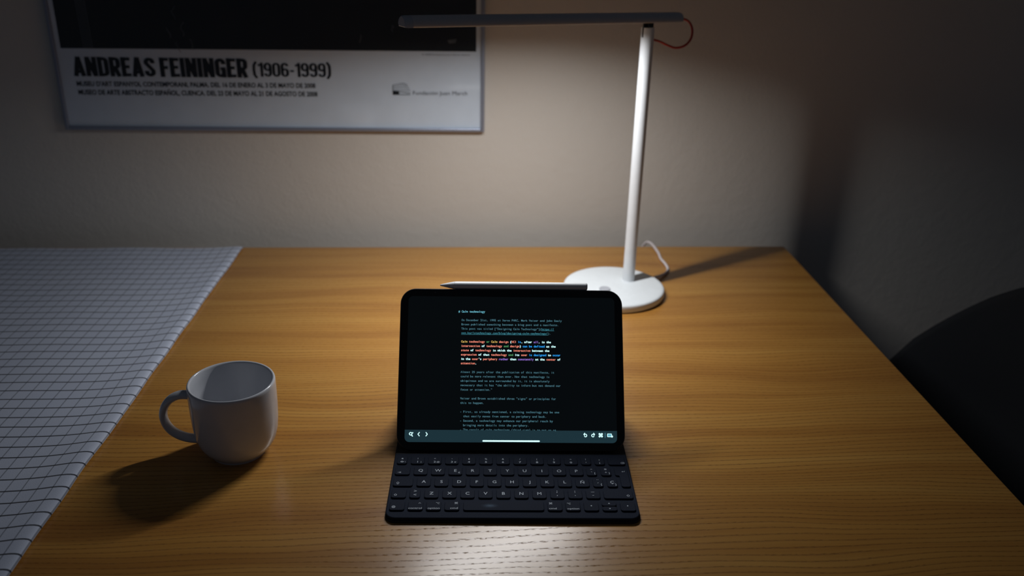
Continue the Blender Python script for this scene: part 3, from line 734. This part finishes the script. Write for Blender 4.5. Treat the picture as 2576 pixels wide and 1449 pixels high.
def tablet_frame():
    ct, st = math.cos(TILT), math.sin(TILT)
    return lambda x, h, d=0.0: Vector((x, TB+h*ct-d*st, TZ+h*st+d*ct))     # d = height in front of the glass
def tablet():
    t = thing('tablet', 'black tablet showing text on a dark screen, propped on the keyboard case', 'tablet', (KX, KY, 0), KT)
    f = tablet_frame(); W, H = .2476, .1785
    def place(bm):
        for v in bm.verts: v.co = f(v.co.x, v.co.y, v.co.z)
        return bm
    out = rrect(-W/2, W/2, 0, H, .0170, 10); T = .0059
    rings = [(inset(out, .0012), -T), (inset(out, .0004), -T+.0004), (out, -T+.0012), (out, -.0012), (inset(out, .0004), -.0004), (inset(out, .0011), 0)]
    obj('body', place(stack(bmesh.new(), rings)), M_ALU, t, 30)
    gl = obj('front_glass', place(slab(inset(out, .0010), -.0004, .00025)), M_GLASS, t)
    dx0, dx1, dy0, dy1 = -.1149, .1149, .0090, .1695
    scr = obj('screen', place(slab(rrect(dx0, dx1, dy0, dy1, .0050, 5), .0002, .00040)), M_SCREEN, t)
    p = Flat(); p.disc(-.0853, .1740, .0009, 0, 14); p.build('front_camera', lambda x, y: f(x, y, .0004), M_ALU, gl)
    p = Flat(); p.poly(rrect(dx0, dx1, dy0, .0221, (.0050, .0050, 0, 0), 5)); p.build('toolbar', lambda x, y: f(x, y, .00055), M_BAR, scr)
    fi = lambda x, y: f(x, y, .0007)
    p = Flat(); p.stroke([(-.0302, .0106), (.0302, .0106)], .00165); p.build('home_indicator', fi, G['w'], scr)
    # toolbar icons
    def icon(name, draw):
        p = Flat(); draw(p); p.build(name, fi, G['w'], scr)
    w = .00085; iy = .0174
    def ring(p, cx, cy, r, a0, a1, n=14): p.stroke([(cx+r*math.cos(math.radians(a0+(a1-a0)*k/n)), cy+r*math.sin(math.radians(a0+(a1-a0)*k/n))) for k in range(n+1)], w)
    def search(p): ring(p, -.1084, iy+.0004, .0014, 0, 360); p.stroke([(-.1076, iy-.0006), (-.1064, iy-.0022)], w*1.15); p.disc(-.1062, iy+.0015, .0006)
    icon('search_icon', search)
    icon('back_chevron', lambda p: p.stroke([(-.0991, iy+.0019), (-.1006, iy), (-.0991, iy-.0019)], w))
    icon('forward_chevron', lambda p: p.stroke([(-.0920, iy+.0019), (-.0905, iy), (-.0920, iy-.0019)], w))
    def undo(p, cx, s):
        q = [(cx+s*(-.0013), iy+.0009)]
        ring_pts = [(cx+s*(.0003+.0014*math.cos(math.radians(a))), iy-.0004+.0014*math.sin(math.radians(a))) for a in range(110, -141, -25)]
        p.stroke(q+ring_pts, w); p.stroke([(cx+s*(-.0004), iy+.0021), (cx+s*(-.0015), iy+.0009), (cx+s*(-.0007), iy-.0002)], w)
    icon('undo_arrow', lambda p: undo(p, .0803, 1)); icon('redo_arrow', lambda p: undo(p, .0890, -1))
    def cmdi(p):
        c = .0972
        for sx in (-1, 1):
            for sy in (-1, 1): ring(p, c+sx*.00125, iy+sy*.00125, .00068, 0, 360, 10)
        for sx in (-1, 1): p.stroke([(c+sx*.0006, iy-.0013), (c+sx*.0006, iy+.0013)], w*.8); p.stroke([(c-.0013, iy+sx*.0006), (c+.0013, iy+sx*.0006)], w*.8)
    icon('command_mark', cmdi)
    p = Flat(); p.stroke([(.1020, iy+.0024), (.1020, iy-.0026)], .00035); p.build('separator', fi, G['h'], scr)
    def kb(p):
        p.poly(rrect(.1042, .1092, iy-.0019, iy+.0018, .0006, 3)); p.disc(.1094, iy-.0013, .0011)
    p = Flat(); kb(p); p.poly(rrect(.1048, .1086, iy-.0013, iy+.0013, .0003, 2), 1); p.build('keyboard_mark', fi, [G['w'], G['h']], scr)
    # document text on a fixed-pitch grid
    CH, LP, X0, H0 = .001742, .004815, -.0557, .1524
    def line(row, runs, col=0, name='text_line', bold=.0):
        p = Flat(); keys = []; x = col
        for k, s in runs:
            if k not in keys: keys.append(k)
            mi = keys.index(k); bd = .028 if k not in 'dl' else .006
            for ch in s:
                if ch != ' ':
                    V, F = glyphs(ch, bd)
                    x0, x1 = min(v[0] for v in V), max(v[0] for v in V); hs = .00236/.73
                    ws = min(hs*1.12, CH*.94/(x1-x0)); cx = X0+(x+.5)*CH; y0 = H0-row*LP-.00095
                    p.add([(cx+(vx-(x0+x1)/2)*ws, y0+vy*hs) for vx, vy in V], F, mi)
                x += 1
            if k == 'l': p.stroke([(X0+(x-len(s))*CH, H0-row*LP-.0016), (X0+x*CH, H0-row*LP-.0016)], .00026, mi)
        p.build(name, fi, [G[k] for k in keys], scr)
        return p
    line(0, [('h', '# Calm technology')], -2, 'heading_line')
    line(2, [('d', 'On December 21st, 1995 at Xerox PARC, Mark Weiser and John Seely')])
    line(3, [('d', 'Brown published something between a blog post and a manifesto.')])
    line(4, [('d', 'This post was titled ["Designing Calm Technology"]('), ('l', 'https://')])
    line(5, [('l', 'www.karlstechnology.com/blog/designing-calm-technology/'), ('d', ').')])
    line(7, [('y', 'Calm'), ('r', ' technology'), ('g', ' or'), ('y', ' Calm'), ('r', ' design'), ('w', ' ('), ('r', 'HCI'), ('b', ' is'), ('w', ', after'), ('p', ' all'), ('w', ', in the')])
    line(8, [('r', 'intersection'), ('w', ' of'), ('r', ' technology'), ('g', ' and'), ('r', ' design'), ('w', ')'), ('b', ' can be defined'), ('w', ' as the')])
    line(9, [('r', 'state'), ('w', ' of'), ('r', ' technology'), ('w', ' in which the'), ('r', ' interaction'), ('w', ' between the')])
    line(10, [('r', 'expression'), ('w', ' of that'), ('r', ' technology'), ('g', ' and'), ('w', ' its'), ('r', ' user'), ('b', ' is designed'), ('w', ' to'), ('b', ' occur')])
    line(11, [('w', 'in the'), ('r', ' user'), ('w', "'s"), ('r', ' periphery'), ('p', ' rather'), ('w', ' than'), ('p', ' constantly'), ('w', ' at the'), ('r', ' center'), ('w', ' of')])
    line(12, [('r', 'attention'), ('w', '.')])
    for r, s in ((14, 'Almost 25 years after the publication of this manifesto, it'), (15, 'could be more relevant than ever. Now that technology is'),
                 (16, 'ubiquitous and we are surrounded by it, it is absolutely'), (17, 'necessary that it has "the ability to inform but not demand our'),
                 (18, 'focus or attention."'), (20, 'Weiser and Brown established three "signs" or principles for'), (21, 'this to happen.'),
                 (23, '- First, as already mentioned, a calming technology may be one'), (24, '  that easily moves from center to periphery and back.'),
                 (25, '- Second, a technology may enhance our peripheral reach by'), (26, '  bringing more details into the periphery.')):
        line(r, [('d', s)])
    # the last line is cut off by the toolbar: drawn under it
    def under(x, y): return f(x, y, .00048)
    fi = under
    line(27, [('d', '- The result of calm technology (third sign) is to put us at')])
tablet()

def stylus():
    t = thing('stylus', 'white stylus lying along the top edge of the tablet', 'stylus', (KX, KY, 0), KT)
    f = tablet_frame(); r = .0044
    c = lambda x: f(x, .1785+r+.0001, -.0030)
    up_h = (f(0, 1)-f(0, 0)); nrm = (f(0, 0, 1)-f(0, 0, 0))
    def sweep(st, seg=28):
        bm = bmesh.new(); rings = []
        for x, rr in st:
            ring = []
            for k in range(seg):
                a = 2*PI*k/seg; u, w = rr*math.cos(a), rr*math.sin(a)
                ring.append(bm.verts.new(c(x)+up_h*max(u, -rr*.965)+nrm*w))
            rings.append(ring)
        for p, q in zip(rings, rings[1:]):
            for i in range(seg): bm.faces.new((p[i], p[(i+1) % seg], q[(i+1) % seg], q[i]))
        bm.faces.new(rings[0][::-1]); bm.faces.new(rings[-1]); return bm
    obj('barrel', sweep([(-.0640, r*.965), (-.0620, r*.995), (-.0600, r), (.0828, r), (.0840, r*.97), (.0848, r*.88), (.0852, r*.7), (.0853, r*.4)]), M_PEN, t, 40)
    obj('tip', sweep([(-.0805, .0004), (-.0802, .0007), (-.0790, .0011), (-.0700, r*.72), (-.0660, r*.90), (-.0642, r*.955)]), M_PEN, t, 40)
stylus()

# ------------------------------------------------------------------ chair
def chair():
    cx, cy, a, b = .56, 1.03, .26, .27
    t = thing('chair', 'black rounded tub chair pushed in at the right end of the table', 'chair', (cx, cy, FLOOR_Z))
    O = Vector(t.location)
    pro = [(0, .096), (10, .087), (21.3, .0611), (25.3, .0472), (29.8, .0308), (35.1, .0076), (40.4, -.0174), (45.7, -.0443), (51, -.0739), (57.6, -.124), (68, -.175), (85, -.215), (120, -.262), (180, -.275)]
    def rim(phi):
        q = abs(math.degrees(phi))
        for (p0, z0), (p1, z1) in zip(pro, pro[1:]):
            if q <= p1+1e-6: return z0+(z1-z0)*(q-p0)/(p1-p0)
        return pro[-1][1]
    n = 120; bm = bmesh.new()
    def ring(scale, drop, blend):
        out = []
        for k in range(n):
            phi = -PI+2*PI*k/n; z = rim(phi); zz = z*(1-blend)+drop*blend if blend else z+drop
            out.append(bm.verts.new(Vector((cx+a*scale*math.cos(phi), cy+b*scale*math.sin(phi), zz))-O))
        return out
    rings = [ring(.50, -.405, 1), ring(.78, -.395, 1), ring(.92, -.365, 1), ring(.985, -.30, .85), ring(1.0, -.30, .4), ring(1.0, -.012, 0), ring(.992, -.003, 0), ring(.975, 0, 0), ring(.955, -.004, 0), ring(.945, -.014, 0),
             ring(.93, -.33, .4), ring(.90, -.335, .85), ring(.82, -.345, 1), ring(.4, -.35, 1)]
    for p, q in zip(rings, rings[1:]):
        for i in range(n): bm.faces.new((p[i], p[(i+1) % n], q[(i+1) % n], q[i]))
    bm.faces.new(rings[0]); bm.faces.new(rings[-1])
    obj('shell', bm, M_CHAIR, t, 50)
    bm = bmesh.new(); rs = []
    for sc, z in ((.70, -.350), (.80, -.340), (.835, -.315), (.81, -.295), (.74, -.288), (.4, -.284)):
        rs.append([bm.verts.new(Vector((cx-.005+a*sc*math.cos(2*PI*k/64), cy+b*sc*math.sin(2*PI*k/64), z))-O) for k in range(64)])
    for p, q in zip(rs, rs[1:]):
        for i in range(64): bm.faces.new((p[i], p[(i+1) % 64], q[(i+1) % 64], q[i]))
    bm.faces.new(rs[0]); bm.faces.new(rs[-1])
    obj('seat_cushion', bm, M_CHAIR, t, 50)
    for sx in (-1, 1):
        for sy in (-1, 1):
            p = [Vector((cx+sx*.12, cy+sy*.12, -.40))-O, Vector((cx+sx*.21, cy+sy*.21, FLOOR_Z+.001))-O]
            obj('leg', tube(bmesh.new(), p, lambda q: .016-.006*q, 14), M_CHAIRLEG, t, 40)
chair()
